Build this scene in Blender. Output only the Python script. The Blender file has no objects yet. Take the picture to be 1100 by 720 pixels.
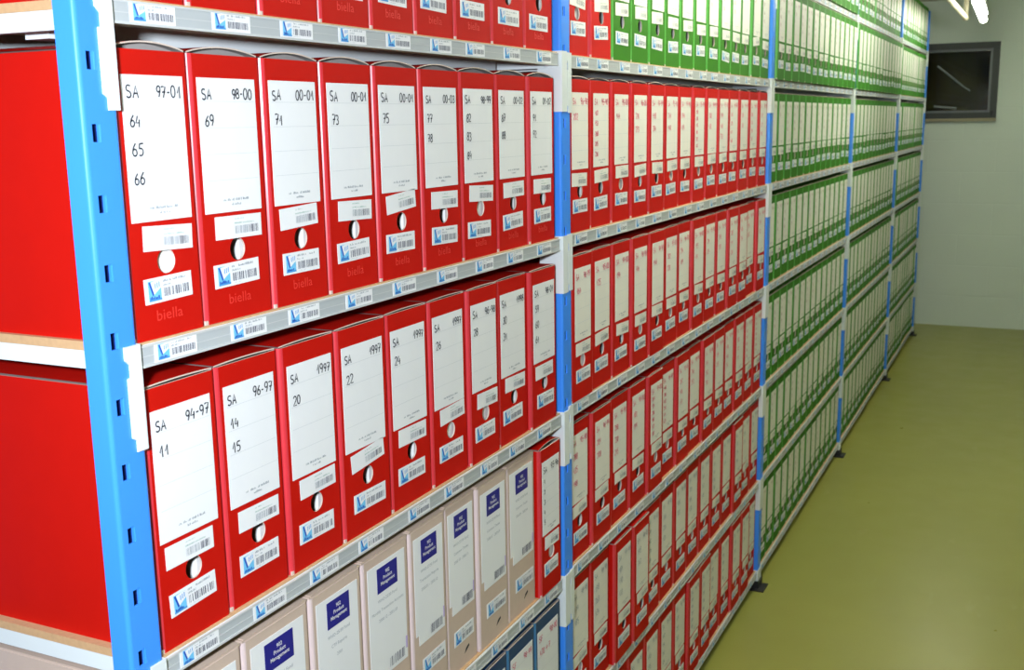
import bpy, math, random
from mathutils import Matrix, Vector

random.seed(11)
SC = bpy.context.scene
COL = SC.collection

# ------------------------------------------------------------------ materials
def mat(name, col, rough=0.5, var=0.06, nscale=40.0, bump=0.0, metal=0.0, coat=0.0, spec=0.5):
    m = bpy.data.materials.new(name); m.use_nodes = True
    nt = m.node_tree; b = nt.nodes['Principled BSDF']
    b.inputs['Roughness'].default_value = rough
    b.inputs['Metallic'].default_value = metal
    b.inputs['Coat Weight'].default_value = coat
    b.inputs['Specular IOR Level'].default_value = spec
    tc = nt.nodes.new('ShaderNodeTexCoord')
    nz = nt.nodes.new('ShaderNodeTexNoise'); nz.inputs['Scale'].default_value = nscale
    nz.inputs['Detail'].default_value = 4
    nt.links.new(tc.outputs['Object'], nz.inputs['Vector'])
    mx = nt.nodes.new('ShaderNodeMix'); mx.data_type = 'RGBA'
    mx.inputs['A'].default_value = (*[max(0, c * (1 - var)) for c in col], 1)
    mx.inputs['B'].default_value = (*[min(1, c * (1 + var)) for c in col], 1)
    nt.links.new(nz.outputs['Fac'], mx.inputs['Factor'])
    nt.links.new(mx.outputs['Result'], b.inputs['Base Color'])
    if bump:
        bp = nt.nodes.new('ShaderNodeBump'); bp.inputs['Strength'].default_value = bump
        bp.inputs['Distance'].default_value = 0.001
        nt.links.new(nz.outputs['Fac'], bp.inputs['Height'])
        nt.links.new(bp.outputs['Normal'], b.inputs['Normal'])
    return m

RED = mat('red_card', (0.50, 0.0060, 0.0024), 0.6, 0.05, 30, 0.12, spec=0.10)
FOLD = {'red': mat('red_card_fold_highlight', (0.60, 0.034, 0.046), 0.32, 0.08, 60, spec=0.55), 'green': mat('green_card_fold_highlight', (0.09, 0.36, 0.06), 0.35, 0.08, 60),  # lighter colours paint the light caught along the left fold
        'blue': mat('blue_card_fold_highlight', (0.05, 0.17, 0.33), 0.35, 0.08, 60), 'beige': mat('beige_card_fold_highlight', (0.66, 0.52, 0.50), 0.45, 0.05, 60)}
REDEMB = mat('red_card_pressed', (0.72, 0.035, 0.025), 0.4, 0.05, 30, spec=0.4)
GREEN = mat('green_card', (0.033, 0.165, 0.006), 0.6, 0.08, 30, 0.12, spec=0.12)
BLUEC = mat('blue_card', (0.008, 0.045, 0.135), 0.45, 0.06, 30, 0.12, spec=0.35)
BEIGE = mat('beige_card', (0.57, 0.435, 0.35), 0.6, 0.05, 60, 0.15, spec=0.3)
PLY = mat('card_edge', (0.62, 0.50, 0.42), 0.7, 0.08)
INNER = mat('grey_card_inside', (0.30, 0.27, 0.25), 0.8, 0.08)
PAPER = mat('label_paper', (0.80, 0.80, 0.80), 0.5, 0.015, spec=0.35)
CREAM = mat('cream_label_paper', (0.80, 0.775, 0.70), 0.5, 0.02, spec=0.35)
PAGES = mat('page_edges', (0.86, 0.85, 0.80), 0.7, 0.10, 120)
RULE = mat('ruling_grey', (0.60, 0.62, 0.63), 0.6, 0.02)
PRINT = mat('print_grey', (0.33, 0.36, 0.39), 0.6, 0.02)
PRINTG = mat('print_green_grey', (0.40, 0.52, 0.47), 0.6, 0.02)
BAR = mat('barcode_ink', (0.12, 0.125, 0.16), 0.6, 0.02)
SKY = mat('emblem_sky_blue', (0.16, 0.52, 0.80), 0.5, 0.03)
DEEP = mat('emblem_deep_blue', (0.008, 0.06, 0.42), 0.5, 0.03)
MIDB = mat('emblem_mid_blue', (0.06, 0.30, 0.66), 0.5, 0.03)
NAVY = mat('navy_print', (0.012, 0.010, 0.22), 0.5, 0.03)
LILAC = mat('lilac_tab', (0.52, 0.40, 0.72), 0.5, 0.03)
INK = mat('black_pen', (0.008, 0.010, 0.022), 0.5, 0.02)
REDINK = mat('red_pen', (0.68, 0.05, 0.14), 0.5, 0.02)
PENCIL = mat('grey_pen', (0.38, 0.28, 0.24), 0.5, 0.02)
POST = mat('blue_steel', (0.045, 0.265, 0.90), 0.33, 0.03, 12, spec=0.5)
POSTIN = mat('post_inside_shade', (0.006, 0.02, 0.16), 0.6, 0.03)
WHITE = mat('white_steel', (0.72, 0.76, 0.75), 0.35, 0.02, 12)
RAIL = mat('grey_rail', (0.43, 0.455, 0.46), 0.4, 0.05, 14)
RAILW = mat('pale_rail_lip', (0.54, 0.55, 0.54), 0.35, 0.03, 14)
BOARD = mat('chipboard', (0.56, 0.34, 0.17), 0.7, 0.16, 160, 0.2)
BLACKP = mat('black_plastic', (0.012, 0.012, 0.014), 0.5, 0.1)
PIPE = mat('painted_pipe', (0.62, 0.56, 0.40), 0.5, 0.05)
WFRAME = mat('dark_window_frame', (0.040, 0.046, 0.040), 0.5, 0.1)
WSASH = mat('grey_window_sash', (0.13, 0.14, 0.14), 0.4, 0.1)
WSILL = mat('tan_window_sill', (0.36, 0.32, 0.20), 0.6, 0.1)
STEEL = mat('stay_steel', (0.42, 0.43, 0.43), 0.3, 0.05, metal=0.7)

WALLD = mat('dark_partition', (0.05, 0.055, 0.06), 0.8, 0.1, 3)
WALLR = mat('grey_partition', (0.30, 0.32, 0.28), 0.7, 0.05, 3)
def floor_mat():
    m = mat('olive_floor_paint', (0.305, 0.305, 0.062), 0.30, 0.10, 1.6, 0.0, spec=0.4)
    nt = m.node_tree; b = nt.nodes['Principled BSDF']
    tc = nt.nodes.new('ShaderNodeTexCoord')
    n2 = nt.nodes.new('ShaderNodeTexNoise'); n2.inputs['Scale'].default_value = 7; n2.inputs['Detail'].default_value = 8
    r = nt.nodes.new('ShaderNodeMapRange'); r.inputs['To Min'].default_value = 0.22; r.inputs['To Max'].default_value = 0.42
    nt.links.new(tc.outputs['Object'], n2.inputs['Vector'])
    nt.links.new(n2.outputs['Fac'], r.inputs['Value']); nt.links.new(r.outputs['Result'], b.inputs['Roughness'])
    # pale scuffs
    v = nt.nodes.new('ShaderNodeTexNoise'); v.inputs['Scale'].default_value = 9; v.inputs['Detail'].default_value = 3
    mp = nt.nodes.new('ShaderNodeMapping'); mp.inputs['Scale'].default_value = (1, 0.35, 1)
    nt.links.new(tc.outputs['Object'], mp.inputs['Vector']); nt.links.new(mp.outputs['Vector'], v.inputs['Vector'])
    cr = nt.nodes.new('ShaderNodeMapRange'); cr.inputs['From Min'].default_value = 0.66; cr.inputs['From Max'].default_value = 0.80
    cr.inputs['To Max'].default_value = 0.35
    nt.links.new(v.outputs['Fac'], cr.inputs['Value'])
    src = b.inputs['Base Color'].links[0].from_socket
    mx = nt.nodes.new('ShaderNodeMix'); mx.data_type = 'RGBA'
    mx.inputs['B'].default_value = (0.42, 0.42, 0.20, 1)
    nt.links.new(cr.outputs['Result'], mx.inputs['Factor']); nt.links.new(src, mx.inputs['A'])
    nt.links.new(mx.outputs['Result'], b.inputs['Base Color'])
    return m

def wall_mat(name, axis):
    m = mat(name, (0.76, 0.84, 0.75), 0.6, 0.03, 3.0)
    nt = m.node_tree; b = nt.nodes['Principled BSDF']
    tc = nt.nodes.new('ShaderNodeTexCoord')
    sep = nt.nodes.new('ShaderNodeSeparateXYZ'); cmb = nt.nodes.new('ShaderNodeCombineXYZ')
    nt.links.new(tc.outputs['Object'], sep.inputs[0])
    nt.links.new(sep.outputs[axis], cmb.inputs[0]); nt.links.new(sep.outputs['Z'], cmb.inputs[1])
    br = nt.nodes.new('ShaderNodeTexBrick')
    br.inputs['Scale'].default_value = 1.0; br.inputs['Brick Width'].default_value = 0.5
    br.inputs['Row Height'].default_value = 0.25; br.inputs['Mortar Size'].default_value = 0.006
    br.inputs['Mortar Smooth'].default_value = 0.6
    nt.links.new(cmb.outputs[0], br.inputs['Vector'])
    bp = nt.nodes.new('ShaderNodeBump'); bp.invert = True
    bp.inputs['Strength'].default_value = 0.35; bp.inputs['Distance'].default_value = 0.004
    nt.links.new(br.outputs['Fac'], bp.inputs['Height']); nt.links.new(bp.outputs['Normal'], b.inputs['Normal'])
    return m

FLOORM = floor_mat()
WALLX = wall_mat('painted_block_wall', 'X')
CEILM = mat('painted_ceiling', (0.70, 0.68, 0.58), 0.7, 0.03, 3)
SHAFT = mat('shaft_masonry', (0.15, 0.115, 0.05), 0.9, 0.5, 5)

def glass_mat():
    m = bpy.data.materials.new('window_glass'); m.use_nodes = True
    nt = m.node_tree; b = nt.nodes['Principled BSDF']
    b.inputs['Base Color'].default_value = (0.9, 0.95, 0.92, 1); b.inputs['Roughness'].default_value = 0.02
    b.inputs['Transmission Weight'].default_value = 1.0; b.inputs['IOR'].default_value = 1.2
    return m
GLASS = glass_mat()

def emit_mat(name, col, strength):
    m = bpy.data.materials.new(name); m.use_nodes = True
    nt = m.node_tree; nt.nodes.remove(nt.nodes['Principled BSDF'])
    e = nt.nodes.new('ShaderNodeEmission'); e.inputs['Color'].default_value = (*col, 1); e.inputs['Strength'].default_value = strength
    nt.links.new(e.outputs[0], nt.nodes['Material Output'].inputs['Surface'])
    return m
TUBE = emit_mat('lit_fluorescent_diffuser', (0.97, 1.0, 0.84), 32.0)
TUBEN = emit_mat('lit_fluorescent_diffuser_stronger', (0.97, 1.0, 0.84), 53.0)  # same kind of lamp, glow raised only to brighten the nearer bays

# ------------------------------------------------------------------ mesh tools
class MB:
    def __init__(s): s.v = []; s.f = []; s.m = []; s.mats = []
    def mi(s, m):
        if m not in s.mats: s.mats.append(m)
        return s.mats.index(m)
    def poly(s, pts, m):
        n = len(s.v); s.v += [tuple(p) for p in pts]; s.f.append(tuple(range(n, n + len(pts)))); s.m.append(s.mi(m))
    def box(s, x0, x1, y0, y1, z0, z1, m, skip=''):
        P = lambda a, b, c: (a, b, c)
        F = {'x+': [(x1, y0, z0), (x1, y1, z0), (x1, y1, z1), (x1, y0, z1)],
             'x-': [(x0, y1, z0), (x0, y0, z0), (x0, y0, z1), (x0, y1, z1)],
             'y-': [(x0, y0, z0), (x1, y0, z0), (x1, y0, z1), (x0, y0, z1)],
             'y+': [(x1, y1, z0), (x0, y1, z0), (x0, y1, z1), (x1, y1, z1)],
             'z+': [(x0, y0, z1), (x1, y0, z1), (x1, y1, z1), (x0, y1, z1)],
             'z-': [(x0, y1, z0), (x1, y1, z0), (x1, y0, z0), (x0, y0, z0)]}
        for k, q in F.items():
            if k not in skip: s.poly(q, m)
    def rect(s, x, y0, y1, z0, z1, m):            # faces the aisle (+X)
        s.poly([(x, y0, z0), (x, y1, z0), (x, y1, z1), (x, y0, z1)], m)
    def slab(s, y0, y1, z0, z1, m, x=0.0, t=0.0006):
        s.box(x, x + t, y0, y1, z0, z1, m, skip='x-')
    def ribbon(s, pts, w, x, m):                  # pts in (y,z)
        n = len(pts)
        if n < 2: return
        L = []; R = []
        for i in range(n):
            a = pts[max(0, i - 1)]; b = pts[min(n - 1, i + 1)]
            d = (b[0] - a[0], b[1] - a[1]); l = math.hypot(*d) or 1e-6
            nx, nz = -d[1] / l * w / 2, d[0] / l * w / 2
            L.append((x, pts[i][0] + nx, pts[i][1] + nz)); R.append((x, pts[i][0] - nx, pts[i][1] - nz))
        for i in range(n - 1): s.poly([R[i], R[i + 1], L[i + 1], L[i]], m)
    def extr(s, yz, x0, x1, m):                   # polygon in (y,z), counter-clockwise seen from +X
        s.poly([(x1, y, z) for y, z in yz], m); s.poly([(x0, y, z) for y, z in reversed(yz)], m)
        n = len(yz)
        for i in range(n):
            a, b = yz[i], yz[(i + 1) % n]
            s.poly([(x1, *a), (x0, *a), (x0, *b), (x1, *b)], m)
    def tube(s, p0, p1, r, m, n=14, caps=True):
        p0, p1 = Vector(p0), Vector(p1); d = (p1 - p0).normalized()
        u = d.orthogonal().normalized(); w = d.cross(u)
        c = [(math.cos(2 * math.pi * i / n), math.sin(2 * math.pi * i / n)) for i in range(n)]
        A = [p0 + (u * a + w * b) * r for a, b in c]; B = [p1 + (u * a + w * b) * r for a, b in c]
        for i in range(n):
            j = (i + 1) % n; s.poly([A[i], A[j], B[j], B[i]], m)
        if caps: s.poly(A[::-1], m); s.poly(B, m)
    def xf(s, M):
        s.v = [tuple(M @ Vector(v)) for v in s.v]; return s
    def merge(s, o):
        n = len(s.v); s.v += o.v
        for f, k in zip(o.f, o.m): s.f.append(tuple(i + n for i in f)); s.m.append(s.mi(o.mats[k]))
    def mesh(s, name):
        me = bpy.data.meshes.new(name); me.from_pydata(s.v, [], s.f)
        for m in s.mats: me.materials.append(m)
        me.polygons.foreach_set('material_index', s.m); me.update(); return me

def ob(name, me, parent=None, loc=(0, 0, 0), rot=None):
    if isinstance(me, MB): me = me.mesh(name)
    o = bpy.data.objects.new(name, me); COL.objects.link(o); o.location = loc
    if rot: o.rotation_euler = rot
    if parent: o.parent = parent
    return o

def thing(name, label, cat, loc=(0, 0, 0), group=None):
    o = bpy.data.objects.new(name, None); COL.objects.link(o); o.location = loc; o.empty_display_size = 0.05
    o['label'] = label; o['category'] = cat
    if group: o['group'] = group
    return o

def struct(name, mb):
    o = ob(name, mb); o['kind'] = 'structure'; return o

# ------------------------------------------------------------------ writing
def arc(cx, cy, rx, ry, a0, a1, n=9):
    return [(cx + rx * math.cos(math.radians(a0 + (a1 - a0) * i / n)), cy + ry * math.sin(math.radians(a0 + (a1 - a0) * i / n))) for i in range(n + 1)]
GL = {  # pen strokes in a unit-high cell: (advance, [polylines])
 '0': (.62, [arc(.27, .5, .25, .5, 80, 440, 14)]),
 '1': (.56, [[(.08, .42), (.30, 1.0), (.38, 0.0)]]),
 '2': (.62, [arc(.26, .72, .24, .27, 165, -30, 8) + [(.04, .02), (.56, .03)]]),
 '3': (.58, [arc(.22, .75, .22, .24, 150, -80, 8), arc(.22, .26, .26, .26, 90, -140, 8)]),
 '4': (.62, [[(.20, 1.0), (.02, .38), (.50, .40)], [(.42, .68), (.40, 0.0)]]),
 '5': (.6, [[(.10, .98), (.06, .55)] + arc(.24, .30, .27, .30, 110, -130, 9), [(.10, .98), (.52, 1.0)]]),
 '6': (.6, [[(.40, 1.0), (.14, .65)] + arc(.27, .27, .23, .27, 160, 510, 12)]),
 '7': (.58, [[(.0, .92), (.14, .98), (.50, .95), (.22, 0.0)], [(.10, .48), (.50, .52)]]),
 '8': (.58, [arc(.26, .75, .19, .23, -90, 270, 10), arc(.26, .26, .24, .26, 90, 450, 10)]),
 '9': (.58, [arc(.25, .72, .22, .27, 10, 370, 11) + [(.44, .4), (.30, 0.0)]]),
 '-': (.5, [[(.06, .45), (.36, .47)]]),
 ' ': (.4, []),
 'S': (.72, [[(.52, .93)] + arc(.30, .75, .24, .24, 60, 235, 7) + arc(.30, .25, .26, .25, 65, -150, 8)]),
 'A': (.74, [[(.0, 0.0), (.30, 1.0), (.58, 0.0)], [(.10, .36), (.52, .38)]]),
 'F': (.6, [[(.08, 0.0), (.10, 1.0), (.50, .98)], [(.09, .52), (.40, .53)]]),
}
def scribble(mb, text, y, z, h, m, rnd, x=0.0011, w=0.0013, yscale=1.0):
    for ch in text:
        adv, st = GL[ch]
        k = h * (1 + rnd.uniform(-.08, .08)); sl = rnd.uniform(-.02, .08); dz = rnd.uniform(-.05, .05) * h
        for pl in st:
            mb.ribbon([(y + (a + sl * b) * k * yscale, z + dz + b * k) for a, b in pl], w, x, m)
        y += (adv + .06) * k * yscale
    return y
def swidth(text, h, ys=1.0): return sum((GL[c][0] + .06) * h * ys for c in text)

def font_mb(text, size, m, x=0.0, align='CENTER', bold=0.0, line=1.0):
    c = bpy.data.curves.new('t', 'FONT'); c.body = text; c.size = size; c.align_x = align
    c.offset = bold; c.resolution_u = 2; c.space_line = line
    o = bpy.data.objects.new('t', c); COL.objects.link(o)
    dg = bpy.context.evaluated_depsgraph_get(); dg.update()
    me = bpy.data.meshes.new_from_object(o.evaluated_get(dg))
    mb = MB(); k = mb.mi(m)
    mb.v = [(x, v.co.x, v.co.y) for v in me.vertices]
    for p in me.polygons: mb.f.append(tuple(p.vertices)); mb.m.append(k)
    bpy.data.objects.remove(o); bpy.data.curves.remove(c); bpy.data.meshes.remove(me)
    return mb

def dashes(mb, y0, y1, z, h, m, x, rnd, gap=.25):
    y = y0; k = h * .62
    while y < y1 - k:
        if rnd.random() > gap:
            t = rnd.choice((.55, .8, 1.0)) * h
            mb.rect(x, y, min(y + k * rnd.uniform(.45, .9), y1), z, z + t, m)
        y += k
def bars(mb, y0, y1, z0, z1, x, rnd, m=None):
    y = y0; u = (y1 - y0) / 62
    while y < y1:
        w = rnd.choice((1, 1, 2, 3)) * u
        mb.rect(x, y, min(y + w, y1), z0, z1, m or BAR); y += w + rnd.choice((1, 1, 2, 2, 4)) * u

# the three kinds of sticker, lower-left corner at (0,0) of the (y,z) plane
def inventory_sticker(w, h, seed):
    r = random.Random(seed); mb = MB(); mb.slab(0, w, 0, h, PAPER); x = .0009; x2 = .0012
    a, b, c, d = w * .07, w * .33, h * .10, h * .90
    mb.rect(x, a, b, c, d, SKY)
    P = lambda u, v: (x2, a + (b - a) * u, c + (d - c) * v)
    mb.poly([P(.20, .95), P(.42, .32), P(1, .62), P(1, 1), P(.62, 1)], PAPER)          # white leaf
    mb.poly([P(.04, .95), P(.31, .24), P(.40, .33), P(.16, .97)], DEEP)                # dark stroke of the V
    for u in (.5, .66, .82):
        q = P(u, .60 + .2 * (u - .5)); mb.rect(.0015, q[1], q[1] + (b - a) * .06, q[2], q[2] + (d - c) * .26, MIDB)
    mb.poly([P(0, 0), P(1, 0), P(1, .10), P(0, .10)], MIDB)
    dashes(mb, a + (b - a) * .06, b - (b - a) * .12, c + (d - c) * .10, (d - c) * .15, DEEP, .0015, r, .05)
    dashes(mb, w * .38, w * .88, h * .78, h * .10, PRINT, x, r)
    dashes(mb, w * .38, w * .58, h * .62, h * .09, PRINT, x, r)
    bars(mb, w * .39, w * .94, h * .19, h * .54, x, r)
    dashes(mb, w * .39, w * .60, h * .08, h * .06, RULE, x, r)
    return mb
def barcode_sticker(w, h, seed, plain=None):
    r = random.Random(seed); mb = MB(); mb.slab(0, w, 0, h, plain or PAPER); x = .0009
    dashes(mb, w * .40, w * .62, h * .82, h * .07, PRINTG, x, r)
    dashes(mb, w * .40, w * .84, h * .63, h * .07, PRINTG, x, r, .1)
    bars(mb, w * .41, w * .70, h * .20, h * .54, x, r, PRINT); bars(mb, w * .72, w * .92, h * .20, h * .54, x, r)
    return mb
def spine_label(w, h, seed, paper):
    r = random.Random(seed); mb = MB(); mb.slab(0, w, 0, h, paper); x = .0009
    for v in (.83, .635, .44, .245): mb.rect(x, w * .05, w * .97, h * v - .00025, h * v + .00025, RULE)
    dashes(mb, w * .30, w * .78, h * .085, h * .019, PRINT, x, r, .3)
    dashes(mb, w * .46, w * .64, h * .050, h * .018, PRINT, x, r, .2)
    return mb

# ------------------------------------------------------------------ the box
H, D, TH = 0.305, 0.33, 0.0025
def rect_hole(mb, y0, y1, z0, z1, cy, cz, r, m, n=28):
    """flat front at x=0 with a round finger hole"""
    ang = [2 * math.pi * i / n for i in range(n)]
    cs = [math.atan2(zz - cz, yy - cy) % (2 * math.pi) for yy, zz in ((y1, z1), (y0, z1), (y0, z0), (y1, z0))]
    ang = sorted(set([round(a, 6) for a in ang] + [round(a, 6) for a in cs]))
    def ray(a):
        c, s = math.cos(a), math.sin(a); t = 1e9
        if c > 1e-9: t = min(t, (y1 - cy) / c)
        if c < -1e-9: t = min(t, (y0 - cy) / c)
        if s > 1e-9: t = min(t, (z1 - cz) / s)
        if s < -1e-9: t = min(t, (z0 - cz) / s)
        return (0, cy + c * t, cz + s * t)
    ci = lambda a, x=0: (x, cy + r * math.cos(a), cz + r * math.sin(a))
    for i in range(len(ang)):
        a, b = ang[i], ang[(i + 1) % len(ang)]
        mb.poly([ci(a), ray(a), ray(b), ci(b)], m)
        mb.poly([ci(b), ci(b, -TH), ci(a, -TH), ci(a)], PLY)

def carton(w, m, hole=True, fold=None):
    mb = MB(); r = .0065; S = 4
    prof = [(-D, 0)] + [(-r + r * math.sin(a), r - r * math.cos(a)) for a in [math.pi / 2 * i / S for i in range(S + 1)]]
    prof2 = [(x, w - y) for x, y in reversed(prof)]
    for P in (prof, prof2):
        for k, (a, b) in enumerate(zip(P[:-1], P[1:])):
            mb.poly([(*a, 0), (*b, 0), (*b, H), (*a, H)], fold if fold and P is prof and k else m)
    if hole: rect_hole(mb, r, w - r, 0, H, w * .51, H * .27, .0135, m)
    else: mb.poly([(0, r, 0), (0, w - r, 0), (0, w - r, H), (0, r, H)], m)
    mb.poly([(-D, w, 0), (-D, 0, 0), (-D, 0, H), (-D, w, H)], m)          # back
    full = prof + prof2
    mb.poly([(*p, 0) for p in reversed(full)], m)                        # bottom
    t = TH
    mb.poly([(-D + t, t, t), (-t, t, t), (-t, t, H), (-D + t, t, H)][::-1], INNER)
    mb.poly([(-t, w - t, t), (-D + t, w - t, t), (-D + t, w - t, H), (-t, w - t, H)][::-1], INNER)
    mb.poly([(-D + t, w - t, t), (-D + t, t, t), (-D + t, t, H), (-D + t, w - t, H)][::-1], INNER)
    mb.poly([(-D, 0, t), (0 - t, 0 + t, t), (0 - t, w - t, t), (-D, w, t)], INNER)
    mb.poly([(0, r, H), (0, w - r, H), (-t, w - t, H), (-t, t, H)], PLY)   # pale rim of the front wall
    mb.poly([(-D, 0, H), (-r, 0, H), (-t, t, H), (-D, t, H)], PLY)
    mb.poly([(-D, w - t, H), (-t, w - t, H), (-r, w, H), (-D, w, H)], PLY)
    # worn pale corner of the card at the foot of the fold
    mb.box(-.002, .0006, -.0002, .0042, .0002, .0050, PLY)
    return mb
def flap(w, m, rise):
    mb = MB(); n = 12; th = .0016
    y = [(.002 + (w - .004) * i / n) for i in range(n + 1)]
    z = [H + .0004 + rise * math.sin(math.pi * i / n) ** .8 for i in range(n + 1)]
    for i in range(n):
        a, b = (y[i], z[i]), (y[i + 1], z[i + 1]); x1, x0 = -.003, -D + .003
        mb.poly([(x0, a[0], a[1] + th), (x1, a[0], a[1] + th), (x1, b[0], b[1] + th), (x0, b[0], b[1] + th)], m)
        mb.poly([(x0, b[0], b[1]), (x1, b[0], b[1]), (x1, a[0], a[1]), (x0, a[0], a[1])], INNER)
        mb.poly([(x1, a[0], a[1]), (x1, b[0], b[1]), (x1, b[0], b[1] + th), (x1, a[0], a[1] + th)], PLY)
        if i: mb.poly([(-.016, a[0], H - .004), (-.016, b[0], H - .004), (-.016, b[0], b[1]), (-.016, a[0], a[1])], INNER)
    return mb

_cache = {}
def cached(key, fn):
    if key not in _cache: _cache[key] = fn()
    return _cache[key]
NW = 0.1235
CM = {'red': RED, 'green': GREEN, 'blue': BLUEC}

def archive_box(label, x, y, z, w, colour, group, writing=None, ink=INK, rise=.006, paper=PAPER, full=True,
                pages=None, emboss=False, rnd=random, pen=.0017, shared_pen=None, seed=0):
    w = round(w, 3)
    t = thing('archive_box', label, 'archive box', (x, y, z), group)
    cm = CM[colour]
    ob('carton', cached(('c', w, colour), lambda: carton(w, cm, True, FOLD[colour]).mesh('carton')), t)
    ob('top_flap', cached(('f', w, colour, rise), lambda: flap(w, cm, rise).mesh('top_flap')), t)
    lk, mk_ = (.80, .09) if paper is PAPER else (.715, .16)
    lw, lh = w * lk, H * .50; ly, lz = w * mk_ + rnd.uniform(-.0015, .0015), H * .415
    s = ob('spine_label', cached(('s', w, paper.name, seed % 3), lambda: spine_label(lw, lh, seed % 3, paper).mesh('spine_label')), t, (0.0002, ly, lz))
    if writing:
        mb = MB(); h = .0125 if len(writing) < 5 else .010
        head, nums = writing[0], writing[1:]
        rw = random.Random(str(writing)); a, b = head.split(' ', 1)
        def put(mb_): ob('handwriting', mb_, s)
        scribble(mb, a, lw * .06, lh * .845, .012, ink, rw, w=pen); put(mb); mb = MB()
        yw = swidth(b, .012)
        ys = min(1.0, lw * .46 / yw); scribble(mb, b, lw * .96 - yw * ys, lh * .85, .012, ink, rw, w=pen, yscale=ys); put(mb)
        step = .195 if len(nums) < 4 else .78 / (len(nums) + .6)
        for i, tx in enumerate(nums):
            mb = MB(); scribble(mb, tx, lw * .09, lh * (.845 - step * (i + 1)), h if len(nums) < 5 else .009, ink, rw, w=pen); put(mb)
    elif shared_pen:
        ob('handwriting', shared_pen, s)
    bw, bh = w * .66, H * .088
    ang = rnd.gauss(0, .035) if full else rnd.gauss(0, .012)
    ob('barcode_label', cached(('b', w, paper.name, seed % 3), lambda: barcode_sticker(bw, bh, seed % 3, paper).mesh('barcode_label')), t,
       (0.0002, w * .17 + rnd.uniform(-.003, .008), H * .308 + rnd.uniform(-.002, .003)), (ang, 0, 0))
    iw, ih = w * .64, H * .090
    ob('inventory_label', cached(('i', w, seed % 4), lambda: inventory_sticker(iw, ih, 50 + seed % 4).mesh('inventory_label')), t,
       (0.0002, w * .17 + rnd.uniform(-.004, .006), H * .120 + rnd.uniform(-.003, .003)), (rnd.gauss(0, .02), 0, 0))
    if full:
        pg = rnd.random() if pages is None else pages
        k = 2 if pg > .8 else (1 if pg > .4 else 0)
        sl = round(y / .85, 1)
        def mk():
            q = MB(); xp = (-.016, -.012, -.006)[k]
            y0 = min(w * .51 + (sl * .016 + .010, sl * .012 + .006, -.012)[k], w - .016)
            ys = y0
            while ys < w - .014: q.box(-.24, xp - .0015 * ((ys * 1e4) % 2 > 1), ys, ys + .0105, .006, H - .03, PAGES); ys += .011
            return q.mesh('paper_stack')
        ob('paper_stack', cached(('p', w, k, sl), mk), t)
    if emboss:
        ob('embossed_lettering', cached('emb', lambda: font_mb('biella', .019, REDEMB).xf(Matrix.Diagonal((1, 1.05, .9, 1))).mesh('embossed_lettering')), t, (.0004, w * .5, H * .062))
    return t

# ------------------------------------------------------------------ beige boxes
def beige_box(label, x, y, z, w, group, lines, seed):
    w = round(w, 3); r = random.Random(seed)
    t = thing('archive_box', label, 'archive box', (x, y, z), group)
    def body():
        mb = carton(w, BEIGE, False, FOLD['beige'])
        cy, cz = w * .62, H * .085                        # small thumb notch, its shaded opening painted as a black patch
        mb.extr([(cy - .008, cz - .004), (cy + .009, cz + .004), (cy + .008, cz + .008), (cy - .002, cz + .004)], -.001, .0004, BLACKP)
        return mb.mesh('carton')
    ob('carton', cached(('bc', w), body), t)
    def lid():
        mb = MB(); mb.box(-D + .002, -.001, .001, w - .001, H, H + .003, BEIGE)
        mb.box(-.010, -.0005, .004, w - .004, H + .003, H + .0042, BEIGE)
        return mb.mesh('top_flap')
    ob('top_flap', cached(('bl', w), lid), t)
    lw, lh = w * .80, H * .60
    mb = MB(); e = lh * .10; n = lw * .10
    mb.extr([(0, e), (n, e), (n, 0), (lw, e * .0 + .0), (lw, lh), (0, lh)], 0, .0006, PAPER)
    mb.rect(.0009, lw * .955, lw, e * .9, e * 2.0, LILAC)
    bars(mb, lw * .50, lw * .92, lh * .035, lh * .12, .0009, r)
    s = ob('spine_label', mb, t, (.0002, w * .10, H * .355))
    nb = MB(); q = lw * .54
    nb.slab(0, q, 0, lh * .215, NAVY, t=.0004)
    tx = font_mb('902\nProduct\nManagement', .0079, PAPER, x=.0008, bold=.00012, line=1.0)
    tx.xf(Matrix.Translation((0, q / 2, lh * .215 * .68)) @ Matrix.Diagonal((1, .98, 1.0, 1))); nb.merge(tx)
    ob('title_panel', nb, s, (.0007, lw * .24, lh * .745))
    pm = MB()
    for i, ln in enumerate(lines):
        g = font_mb(ln, .0072, PRINT, x=0.0); g.xf(Matrix.Translation((0, lw * .5, lh * (.665 - .085 * i)))); pm.merge(g)
    ob('typed_lines', pm, s, (.0010, 0, 0))
    ob('inventory_label', cached(('i', w, seed % 4), lambda: inventory_sticker(w * .64, H * .090, 50 + seed % 4).mesh('inventory_label')), t,
       (.0002, w * .24 + r.uniform(-.003, .003), H * .165 + r.uniform(-.004, .004)), (r.gauss(0, .01), 0, 0))
    return t

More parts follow.
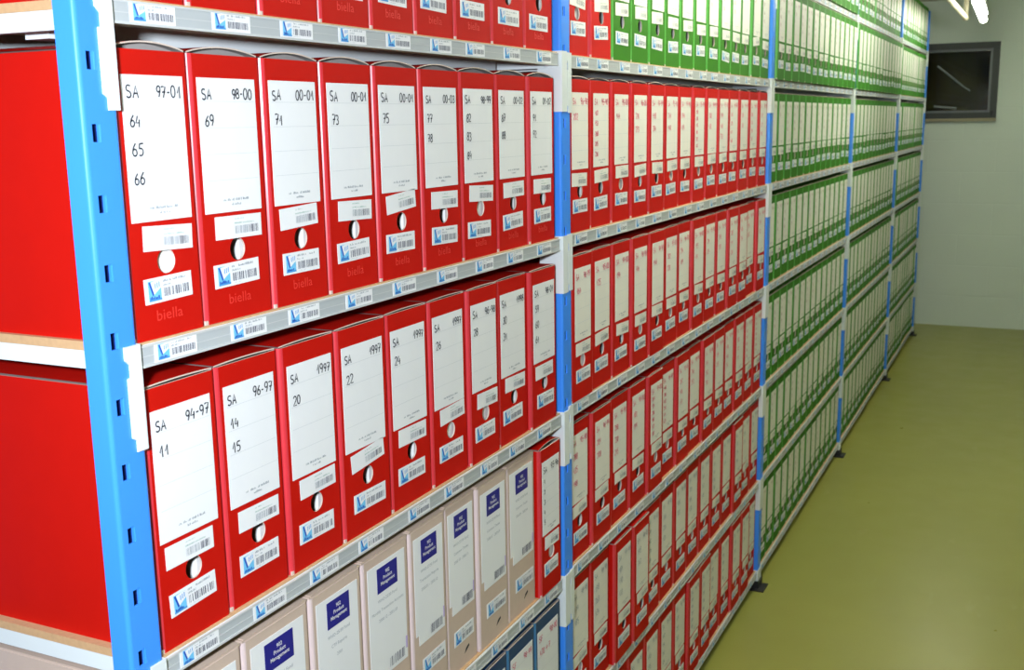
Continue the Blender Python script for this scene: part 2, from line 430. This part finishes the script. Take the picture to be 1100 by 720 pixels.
# ------------------------------------------------------------------ rack geometry
FZ = 1.70                                            # eye height; shelf levels below are relative to it
POSTS = [(.797, .844), (1.979, 2.025), (3.770, 3.816), (5.533, 5.579), (7.330, 7.376), (8.960, 9.006)]
BAYS = [(POSTS[i][1] + .0022, POSTS[i + 1][0] - .0022) for i in range(5)]
LEV1 = {0: .470, 1: .130, 2: -.2245, 3: -.582, 4: -.936, 5: -1.285, 6: -1.630}
LEVN = {0: .470, 1: .128, 2: -.223, 3: -.576, 4: -.933, 5: -1.281, 6: -1.627}
DEPTH = .36
BAYN = ['nearest bay', 'second bay', 'third bay', 'fourth bay', 'farthest bay']
ORD = ['first', 'second', 'third', 'fourth', 'fifth', 'sixth', 'seventh', 'eighth', 'ninth', 'tenth', 'eleventh', 'twelfth', 'thirteenth', 'fourteenth']
UPN = {0: 'seventh shelf up', 1: 'sixth shelf up', 2: 'fifth shelf up', 3: 'fourth shelf up', 4: 'third shelf up', 5: 'second shelf up', 6: 'lowest shelf'}

# uprights -----------------------------------------------------------
def post_mesh(w, h, x1, holes=True):
    mb = MB(); r = .0045; S = 4; d = .027; x0 = x1 - d; m = POST
    L = [(x0, 0)] + [(x1 - r + r * math.sin(a), r - r * math.cos(a)) for a in [math.pi / 2 * i / S for i in range(S + 1)]]
    R = [(x, w - y) for x, y in reversed(L)]
    for P in (L, R):
        for a, b in zip(P[:-1], P[1:]): mb.poly([(*a, 0), (*b, 0), (*b, h), (*a, h)], m)
    mb.poly([(x0, w, 0), (x0, 0, 0), (x0, 0, h), (x0, w, h)], m)
    full = L + R
    mb.poly([(*p, h) for p in full], m); mb.poly([(*p, 0) for p in reversed(full)], m)
    ya, yb = r, w - r
    h0, h1 = w * .23, w * .46                              # slot across
    z = 0; k = 0; off = (1.76 - 0.07 * 25)                   # slots every 70 mm, one 60 mm above eye level
    edges = []
    while off + .07 * k + .010 < h: edges.append(off + .07 * k); k += 1
    if not holes: edges = []
    for zc in edges:
        a, b = zc - .0088, zc + .0088
        if a < z: continue
        mb.rect(x1, ya, yb, z, a, m)
        mb.rect(x1, ya, h0, a, b, m); mb.rect(x1, h1, yb, a, b, m)
        xi = x1 - .002                                      # thickness of the sheet round the slot
        mb.poly([(x1, h0, a), (xi, h0, a), (xi, h0, b), (x1, h0, b)][::-1], m); mb.poly([(xi, h1, a), (x1, h1, a), (x1, h1, b), (xi, h1, b)][::-1], m)
        mb.poly([(x1, h0, a), (x1, h1, a), (xi, h1, a), (xi, h0, a)][::-1], m); mb.poly([(xi, h0, b), (xi, h1, b), (x1, h1, b), (x1, h0, b)][::-1], m)
        mb.poly([(xi, h1 - .0034, a), (xi, h1, a), (xi, h1, b), (xi, h1 - .0034, b)], m)
        z = b
    mb.rect(x1, ya, yb, z, h, m)
    if holes: mb.rect(x1 - .009, .003, w - .003, .01, h - .01, POSTIN)    # dark sheet added as painted shade inside the folded section
    return mb
def bracket(ye, side, x=0.0034):
    """hook bracket at the end of a beam; ye = edge of the post on the bay's side; side=+1: post lies left of the bay"""
    mb = MB()
    A = [(-.0008, .002), (-.0008, -.112), (.014, -.112), (.014, -.100), (.0195, -.096), (.0195, -.032), (.0155, -.031), (.0155, -.018), (.0215, -.012), (.0215, .002)]
    if side < 0: A = [(-.0008, .002), (-.0008, -.112), (.0245, -.112), (.0245, .002)]
    P = [(ye - side * a, z) for a, z in A]
    # make counter-clockwise seen from +X (y right, z up)
    ar = sum(P[i][0] * P[(i + 1) % len(P)][1] - P[(i + 1) % len(P)][0] * P[i][1] for i in range(len(P)))
    if ar < 0: P.reverse()
    mb.extr(P, x, x + .0022, WHITE)
    y0, y1 = sorted((ye + side * .0004, ye + side * .0017))
    mb.box(-.045, x, y0, y1, -.112, .002, WHITE)
    return mb

PH = 2.46
UPL = ['blue slotted end upright at the left, nearest the camera', 'blue slotted upright between the nearest bay and the second bay',
       'blue slotted upright between the red second bay and the green third bay', 'blue slotted upright between the third and fourth bays of green boxes',
       'blue slotted upright between the fourth and farthest bays of green boxes', 'blue slotted upright at the far end, next to the wall']
for (ya, yb), lab in zip(POSTS, UPL):
    t = thing('rack_upright', lab, 'rack upright', (0, ya, 0), 'blue uprights of the shelf rack')
    w = yb - ya
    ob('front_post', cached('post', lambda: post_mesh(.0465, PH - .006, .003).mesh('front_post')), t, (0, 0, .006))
    ob('rear_post', cached('rpost', lambda: post_mesh(.0465, PH - .006, -DEPTH - .004, False).mesh('rear_post')), t, (0, 0, .006))
    def foot():
        mb = MB(); mb.extr([(-.018, 0), (.062, 0), (.062, .004), (.052, .008), (-.008, .008), (-.018, .004)], -.035, .030, BLACKP)
        mb.box(.004, .010, -.004, .051, .008, .034, BLACKP); mb.box(-.027, .004, -.004, -.0005, .008, .034, BLACKP); mb.box(-.027, .004, .0472, .051, .008, .034, BLACKP); return mb.mesh('foot')
    ob('foot', cached('foot', foot), t)
    ob('foot', cached('foot', foot), t, (-DEPTH - .006, 0, 0))
    for lev in range(7):                                   # hook brackets of the beams, half a post each
        i = POSTS.index((ya, yb))
        if i < 5 and not (i == 0 and lev in (0, 6)) and not (i == 1 and lev == 0): ob('hook_bracket', cached('hl', lambda: bracket(0, 1).mesh('hook_bracket')), t, (0, w, FZ + (LEV1 if i == 0 else LEVN)[lev]))
        if i > 0 and not (i == 1 and lev in (0, 6)) and not (i == 2 and lev == 0): ob('hook_bracket', cached('hr', lambda: bracket(0, -1).mesh('hook_bracket')), t, (0, 0, FZ + (LEV1 if i == 1 else LEVN)[lev]))

# shelves ------------------------------------------------------------
def make_shelf(bay, lev, base, stickers):
    y0, y1 = BAYS[bay]; L = y1 - y0
    if bay == 0:
        lab = {0: None, 1: 'topmost shelf in view of the nearest bay, grey sticker rail under red boxes', 2: 'shelf of the nearest bay carrying the red box marked SA 97-01',
               3: 'shelf of the nearest bay carrying the red box marked SA 94-97', 4: 'shelf of the nearest bay carrying the beige boxes',
               5: 'shelf of the nearest bay carrying the blue boxes', 6: None}[lev]
        lab = lab or 'bare shelf of the nearest bay, %s' % UPN[lev]
    else:
        lab = 'grey shelf with sticker rail, %s in the %s' % (UPN[lev], BAYN[bay])
    t = thing('rack_shelf', lab, 'shelf', (0, y0, FZ + base), 'shelves of the %s' % BAYN[bay])
    m = MB(); m.box(-.030, -.0035, .0005, L - .0005, -.010, 0, BOARD); xl = .006 if bay == 0 else -.0005; m.box(-DEPTH + .004, -.030, -xl, L - .0005, -.010, 0, BOARD); ob('board', m, t)
    m = MB(); m.box(-.022, -.0032, .0005, L - .0005, -.026, -.0102, WHITE); m.box(-.0032, -.0016, .0005, L - .0005, -.026, -.002, WHITE); ob('front_beam', m, t)
    m = MB(); m.box(-.0016, 0, .004, L - .004, -.0235, -.0045, RAIL)
    m.box(-.0016, .0012, .004, L - .004, -.0045, -.0025, RAILW); m.box(-.0016, .0014, .004, L - .004, -.0262, -.0235, RAILW)
    m.box(0, .0004, .004, L - .004, -.0150, -.0142, RAILW)
    ob('label_rail', m, t)
    for e in (0, 1):
        m = MB(); a, b = (-xl, .006) if e == 0 else (L - .006, L - .0005)
        m.box(-DEPTH + .002, -.0265, a, b, -.030, -.0102, WHITE); ob('end_bar', m, t)
    m = MB(); m.box(-.155, -.120, .03, L - .03, -.034 if lev else -.026, -.0102, WHITE); ob('stiffener', m, t)
    m = MB(); m.box(-DEPTH, -DEPTH + .0018, .0005, L - .0005, -.030, -.002, WHITE); ob('rear_beam', m, t)
    for i, ys in enumerate(stickers):
        ob('shelf_sticker', cached(('st', i % 4), lambda: inventory_sticker(.066, .0215, 90 + i % 4).mesh('shelf_sticker')), t, (.0005, ys - y0, -.0240))
    return t

E0 = [.8465, .968, 1.091, 1.212, 1.333, 1.453, 1.577, 1.708, 1.838, 1.966]
E1 = [.8465, .961, 1.087, 1.207, 1.331, 1.4565, 1.5855, 1.7165, 1.8445, 1.966]
E2 = [.8505, .971, 1.0905, 1.2125, 1.343, 1.468, 1.593, 1.7105, 1.838, 1.962]
E3 = [.852, .985, 1.124, 1.251, 1.383, 1.500, 1.612, 1.735, 1.862, 1.968]
E4 = [.8505, .971, 1.0905, 1.2125, 1.343, 1.468, 1.595, 1.712, 1.836, 1.964]
BX = -.0085
rnd = random.Random(5)
EDG = {1: E0, 2: E1, 3: E2, 4: E3, 5: E4}
for lev in range(1, 6):
    e = EDG.get(lev)
    st = [e[i] + (e[i + 1] - e[i]) * .5 - .033 + rnd.uniform(-.012, .004) for i in range(9)] if e and lev != 0 else []
    st = [max(s, BAYS[0][0] + .008) for s in st]
    make_shelf(0, lev, LEV1[lev], st)

# nearest bay, red boxes ----------------------------------------------
W1 = [['SA 97-01', '64', '65', '66'], ['SA 98-00', '69'], ['SA 00-01', '71'], ['SA 00-01', '73'], ['SA 00-01', '75'], ['SA 00-03', '77', '78'],
      ['SA 98-99', '82', '83', '84'], ['SA 00-02', '87', '88'], ['SA 01-02', '91', '92']]
PG1 = [.9, .5, .5, .6, .5, .5, .9, .5, .5]
for i in range(9):
    p = ORD[i]
    archive_box('red archive box on the topmost visible shelf of the nearest bay, %s from the left' % p,
                BX + rnd.uniform(-.001, .003), E0[i] + .0007, FZ + LEV1[1], E0[i + 1] - E0[i] - .0014, 'red', 'red boxes on the topmost visible shelf of the nearest bay',
                writing=['SA 9%d-0%d' % (rnd.randint(5, 9), rnd.randint(0, 3)), '%d' % (101 + i * 3)], emboss=True, rnd=rnd, seed=i)
for i in range(9):
    archive_box('red archive box handwritten %s, above a grey rail' % ' '.join(W1[i]), BX + rnd.uniform(-.001, .003) + (.004 if i == 8 else 0), E1[i] + .0007, FZ + LEV1[2], E1[i + 1] - E1[i] - .0014,
                'red', 'red boxes on the second visible shelf of the nearest bay', writing=W1[i], pages=PG1[i], emboss=True, rise=.0075, rnd=rnd, seed=i)
W2 = [['SA 94-97', '11'], ['SA 96-97', '14', '15'], ['SA 1997', '20'], ['SA 1997', '22'], ['SA 1997', '24'], ['SA 1997', '26'], ['SA 96-98', '28'],
      ['SA 1998', '30', '31'], ['SA 98-01', '59', '60', '61']]
PG2 = [.5, .7, .5, .6, .5, .9, .9, .5, .5]
for i in range(9):
    archive_box('red archive box handwritten %s, above the beige row' % ' '.join(W2[i]), BX + rnd.uniform(-.001, .003) + (.005 if i == 8 else 0), E2[i] + .0007, FZ + LEV1[3],
                E2[i + 1] - E2[i] - .0014, 'red', 'red boxes on the third visible shelf of the nearest bay', writing=W2[i], pages=PG2[i], rise=.0016, rnd=rnd, seed=i + 1)
BT = [['WHO-21/26 Fond', 'CTF Reports', '1998'], ['WHO-21/26 Fond', 'CTF Reports', '1999'], ['WHO-25/30 Fond', 'CTF Reports', '2001'],
      ['WHO-25/30 Fond', 'Monthly Transaction Accounts', '2000.12 - 2001.03'], ['WHO-27/30 Fond', 'Transaction Reports', '2000.01 - 2000.12'],
      ['WHO-27/30 Fond', 'Customer Trades', '2000.10 - 2000.11'], ['WHO-27/30 Fond', 'Customer Trades', '2000.07 - 2000.09'], ['WHO-27/30 Fond', 'Customer Trades', '2000.04 - 2000.06']]
for i in range(8):
    pos = ['leftmost of the beige row', 'second of the row', 'third of the beige row', 'fourth of the beige row', 'fifth of the beige row',
           'sixth of the beige row', 'seventh of the beige row', 'rightmost of the row'][i]
    beige_box('beige archive box with navy 902 Product Management panel, %s' % pos, BX + rnd.uniform(-.002, .003), E3[i] + .0008, FZ + LEV1[4],
              E3[i + 1] - E3[i] - .0016, 'beige boxes on one shelf of the nearest bay', BT[i], i)
archive_box('red archive box handwritten SA 95-96 1 2 3 4 5, right of the beige boxes', BX + .010, E3[8] + .0008, FZ + LEV1[4], E3[9] - E3[8] - .0016, 'red', None,
            writing=['SA 95-96', '1', '2', '3', '4', '5'], pages=.9, rnd=rnd, seed=2)
for j, i in enumerate((6, 7, 8)):
    pos = ['leftmost of the three blue boxes', 'middle of the three blue boxes', 'rightmost of the three blue boxes'][j]
    archive_box('dark blue archive box below the beige boxes, %s' % pos, BX + .007, E4[i] + .0007, FZ + LEV1[5], E4[i + 1] - E4[i] - .0014, 'blue',
                'blue boxes on one shelf of the nearest bay', writing=[['SF 97-98', '104'], ['SF 98-99', '116'], ['SF 98-00', '120 1-7']][j], ink=REDINK, rnd=rnd, rise=.002, seed=j)

# other bays -----------------------------------------------------------
def edges(bay, n, r):
    y0, y1 = BAYS[bay]; y0 += .002; y1 -= .002
    p = (y1 - y0) / n
    nw = min(NW, p * .997); slack = (p - nw) * n
    g = [r.random() ** 2 + .05 for _ in range(n)]; s = sum(g)
    out = []; y = y0
    for i in range(n):
        out.append(y); y += nw + slack * g[i] / s
    return out, nw
def num(r): return '%d' % r.randint(101, 299)
LINES2 = {2: [1, 5, 1, 2, 2, 2, 2, 6, 2, 3, 4, 2, 4, 3], 3: [1, 1, 1, 1, 1, 2, 2, 2, 2, 2, 3, 2, 2, 2], 4: [3, 2, 3, 2, 6, 6, 3, 2, 3, 2, 3, 3, 5, 6],
          5: [2, 3, 3, 2, 4, 3, 2, 3, 3, 4, 2, 3, 2, 3], 6: [3, 2, 3, 3, 3, 4, 3, 5, 4, 3, 4, 3, 2, 3]}
def pen_mesh(k, m):
    r = random.Random(700 + k); mb = MB(); lw, lh = NW * .715, H * .5
    scribble(mb, 'SA', lw * .06, lh * .85, .011, m, r, w=.0016); scribble(mb, '9%d-0%d' % (r.randint(5, 9), r.randint(0, 2)), lw * .52, lh * .85, .011, m, r, w=.0016)
    for i in range(r.choice((1, 2, 3))): scribble(mb, num(r), lw * .08, lh * (.66 - .17 * i), .010, m, r, w=.0016)
    return mb.mesh('handwriting')
PENS = [pen_mesh(k, PENCIL) for k in range(5)]

FAR = MB()
def far_box(x, y, z, w, r, seed):
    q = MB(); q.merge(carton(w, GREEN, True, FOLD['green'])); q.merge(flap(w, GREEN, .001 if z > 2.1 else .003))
    def lay(mb_, yy, zz): q.merge(mb_.xf(Matrix.Translation((.0002, yy, zz))))
    lay(spine_label(w * .715, H * .50, seed % 3, CREAM), w * .16, H * .415)
    lay(barcode_sticker(w * .66, H * .088, seed % 3, CREAM), w * .18, H * .308)
    lay(inventory_sticker(w * .64, H * .09, 50 + seed % 4), w * .18, H * .12)
    FAR.merge(q.xf(Matrix.Translation((x, y, z))))

for bay in range(1, 5):
    n = 13 if bay == 4 else 14
    for lev in range(7):
        base = LEVN[lev]; many = bay == 4 or (bay == 3 and lev == 0); r = random.Random(bay * 50 + lev)
        y0, y1 = BAYS[bay]; ed, nw = edges(bay, n, r)
        boxes = not (bay == 1 and lev == 0)
        if not boxes: continue
        make_shelf(bay, lev, base, [max(e + .02 + r.uniform(-.006, .012), y0 + .006) for e in ed])
        for i in range(n):
            red = bay == 1 and (lev >= 2 or i < 2)
            c = 'red' if red else 'green'
            where = '%s from the left on the %s of the %s' % (ORD[i], UPN[lev], BAYN[bay])
            xx = BX + r.uniform(-.002, .004)
            if bay == 2 and lev == 0 and i < 5: continue      # wholly above the frame
            if many: far_box(xx, ed[i] + .0007, FZ + base, nw - .0012, r, i); continue
            if bay == 1 and lev >= 3: xx += r.choice((0, 0, 0, .006)) if (lev, i) not in ((5, 2), (5, 3)) else .014
            if bay >= 2: xx = (.0095 if lev <= 1 and bay < 4 else BX) + r.uniform(-.0008, .0012)   # the upper rows stand proud of the posts
            wr = None; sp = None
            if red and lev >= 2:
                wr = ['SA 9%d-%s' % (r.randint(5, 8), r.choice(('98', '99', '00')))] + [num(r) for _ in range(LINES2[lev][i])]
            elif bay <= 2: sp = PENS[(i + lev) % 5]
            archive_box('%s archive box, %s' % (c, where), xx, ed[i] + .0007, FZ + base, nw - .0012, c,
                        '%s boxes on the %s of the %s' % (c, UPN[lev], BAYN[bay]), writing=wr, ink=REDINK if lev < 5 else PRINT, rise=.001 if lev < 1 else (.005 if lev <= 2 and bay == 1 else .002),
                        paper=CREAM, full=bay == 1, rnd=r, shared_pen=sp, seed=i)

fb = ob('archive_boxes', FAR); fb['kind'] = 'stuff'; fb['category'] = 'archive boxes'
fb['label'] = 'green archive boxes filling the farthest bay and the top shelf before it'

# ------------------------------------------------------------------ room
YW = 9.515; ZC = 2.58; XR = 2.6; XL = -.52; YN = -2.2
m = MB(); m.box(XL - .1, XR + .1, YN - .1, YW + .1, -.1, 0, FLOORM); struct('floor', m)
m = MB(); m.box(XL - .1, XR + .1, YN - .1, YW + .1, ZC, ZC + .1, CEILM); struct('ceiling', m)
m = MB(); m.box(XL - .1, XL, YN, YW, 0, ZC, WALLD); struct('wall_left', m)
m = MB(); m.box(XR, XR + .1, YN, YW, 0, ZC, WALLR); struct('wall_right', m)
m = MB(); m.box(XL, XR, YN - .1, YN, 0, ZC, WALLX); struct('wall_near', m)
WX0, WX1, WZ0, WZ1 = -.24, .478, FZ - .036, FZ + .552
m = MB()
m.box(XL, WX0, YW, YW + .25, 0, ZC, WALLX); m.box(WX1, XR, YW, YW + .25, 0, ZC, WALLX)
m.box(WX0, WX1, YW, YW + .25, 0, WZ0, WALLX); m.box(WX0, WX1, YW, YW + .25, WZ1, ZC, WALLX)
struct('wall_far', m)
# cellar window: dark frame, grey sash, pane, stay rod, and the dark light well behind
win = bpy.data.objects.new('window_1', None); COL.objects.link(win); win.location = ((WX0 + WX1) / 2, YW, WZ0); win['kind'] = 'structure'
win['label'] = 'dark framed cellar window high in the far wall'
def framebars(mb, x0, x1, z0, z1, t, y0, y1, m_):
    mb.box(x0, x0 + t, y0, y1, z0, z1, m_); mb.box(x1 - t, x1, y0, y1, z0, z1, m_)
    mb.box(x0 + t, x1 - t, y0, y1, z0, z0 + t, m_); mb.box(x0 + t, x1 - t, y0, y1, z1 - t, z1, m_)
hw = (WX1 - WX0) / 2; hh = WZ1 - WZ0
m = MB(); framebars(m, -hw, hw, 0, hh, .050, -.012, .10, WFRAME); ob('window_frame', m, win)
m = MB(); framebars(m, -hw + .050, hw - .050, .050, hh - .050, .018, .004, .05, WSASH); ob('sash', m, win)
m = MB(); m.box(-hw + .070, hw - .070, .024, .028, .070, hh - .070, GLASS); ob('pane', m, win)
m = MB(); m.box(-hw, hw, -.03, -.0125, -.018, .006, WSILL); ob('window_sill', m, win)
m = MB(); m.tube((-.10, .10, .42), (.10, .13, .255), .008, STEEL); m.tube((.10, .13, .255), (.15, .135, .22), .006, STEEL); ob('stay_rod', m, win)
m = MB(); m.tube((-.11, .07, .105), (.06, .09, .085), .010, STEEL); ob('catch_bar', m, win)
m = MB(); m.box(hw - .115, hw - .095, .03, .045, .0, .03, BLACKP); m.box(hw - .045, hw - .02, -.03, -.0125, .02, .06, BLACKP); ob('window_handle', m, win)
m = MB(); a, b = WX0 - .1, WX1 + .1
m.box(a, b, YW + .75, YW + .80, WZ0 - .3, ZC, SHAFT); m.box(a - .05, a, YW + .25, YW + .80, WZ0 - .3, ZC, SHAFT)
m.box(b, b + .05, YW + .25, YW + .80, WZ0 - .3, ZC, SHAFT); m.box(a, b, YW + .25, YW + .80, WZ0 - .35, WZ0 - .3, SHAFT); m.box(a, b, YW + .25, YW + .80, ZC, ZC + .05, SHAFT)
struct('wall_outside', m)
m = MB(); m.box(-hw, hw, .14, .52, -.02, .055, WSASH); ob('outer_ledge', m, win)

# fluorescent luminaires along the aisle --------------------------------
def luminaire(y0, y1, x, label, tm):
    zc = FZ + .655
    t = thing('fluorescent_lamp', label, 'ceiling lamp', (x, y1, ZC), 'fluorescent lamps along the aisle')
    z = zc - ZC; L = y0 - y1
    if tm is TUBE: t.rotation_euler.z = .0215               # hung a little askew
    m = MB(); r = .024; n = 16
    rings = [(0, .3), (-.006, .7), (-.016, .95), (-.03, 1), (L + .03, 1), (L + .016, .95), (L + .006, .7), (L, .3)]
    P = [[(r * k * math.cos(2 * math.pi * i / n), yy, z + r * k * math.sin(2 * math.pi * i / n)) for i in range(n)] for yy, k in rings]
    for A, B in zip(P[:-1], P[1:]):
        for i in range(n):
            j = (i + 1) % n; m.poly([A[i], B[i], B[j], A[j]], tm)
    m.poly(P[0], tm); m.poly(P[-1][::-1], tm); ob('diffuser', m, t)
    m = MB(); m.box(-.03, .03, L + .01, -.01, z + .034, z + .075, WHITE); ob('housing', m, t)
    for yy in (-.25, L + .25):
        m = MB(); m.tube((0, yy, z + .075), (0, yy, 0), .005, STEEL); ob('hanger_rod', m, t)
luminaire(7.17, 8.66, .388, 'lit fluorescent tube lamp hanging above the aisle near the far wall', TUBE)
luminaire(4.6, 6.15, .64, 'lit fluorescent tube lamp above the aisle beside the fourth bay, out of frame', TUBEN)
luminaire(2.0, 3.55, .45, 'lit fluorescent tube lamp above the aisle beside the second bay, out of frame', TUBEN)
t = thing('ceiling_pipe', 'cream painted pipe under the ceiling, left of the lit tube lamp', 'pipe', (.262, 8.8, ZC))
zc = FZ + .685 - ZC
m = MB(); m.tube((0, -4.2, zc), (0, 0, zc), .018, PIPE)
ob('pipe_run', m, t)
m = MB(); m.tube((0, -.018, zc - .018), (0, -.018, 0), .017, PIPE); m.tube((0, -.03, zc), (0, .004, zc), .021, PIPE); ob('pipe_elbow', m, t)

# ------------------------------------------------------------------ light, camera
fl = bpy.data.lights.new('camera_flash', 'AREA'); fl.shape = 'RECTANGLE'; fl.size = .10; fl.size_y = .07
fl.energy = 40; fl.color = (.88, .97, 1.10)
fo = bpy.data.objects.new('camera_flash', fl); COL.objects.link(fo); fo.location = (.68, -.10, FZ + .08)
fo.rotation_euler = (Vector((-.05, 1.9, FZ - .38)) - fo.location).to_track_quat('-Z', 'Y').to_euler()

w = bpy.data.worlds.new('room_world'); SC.world = w; w.use_nodes = True
w.node_tree.nodes['Background'].inputs['Color'].default_value = (.5, .55, .6, 1)
w.node_tree.nodes['Background'].inputs['Strength'].default_value = .05

a, b, c = math.radians(25.86529641), math.radians(11.01116524), math.radians(0.95219458)
ca, sa, cb, sb, cc, sn = math.cos(a), math.sin(a), math.cos(b), math.sin(b), math.cos(c), math.sin(c)
F = Vector((-sa * cb, ca * cb, -sb)); R = Vector((ca, sa, 0)); Dn = F.cross(R)
R2 = R * cc + Dn * sn; D2 = -R * sn + Dn * cc
cam = bpy.data.cameras.new('camera'); co = bpy.data.objects.new('camera', cam); COL.objects.link(co)
M = Matrix((R2, -D2, -F)).transposed().to_4x4(); M.translation = (.84935, 0, FZ); co.matrix_world = M
cam.sensor_width = 36; cam.lens = 1175.9 / 1100 * 36; cam.clip_start = .05
cam.dof.use_dof = True; cam.dof.focus_distance = 1.65; cam.dof.aperture_fstop = 13
SC.camera = co

SC.view_settings.view_transform = 'Standard'; SC.view_settings.look = 'None'
SC.view_settings.exposure = 0.0; SC.view_settings.gamma = 1.0; SC.view_settings.use_curve_mapping = False
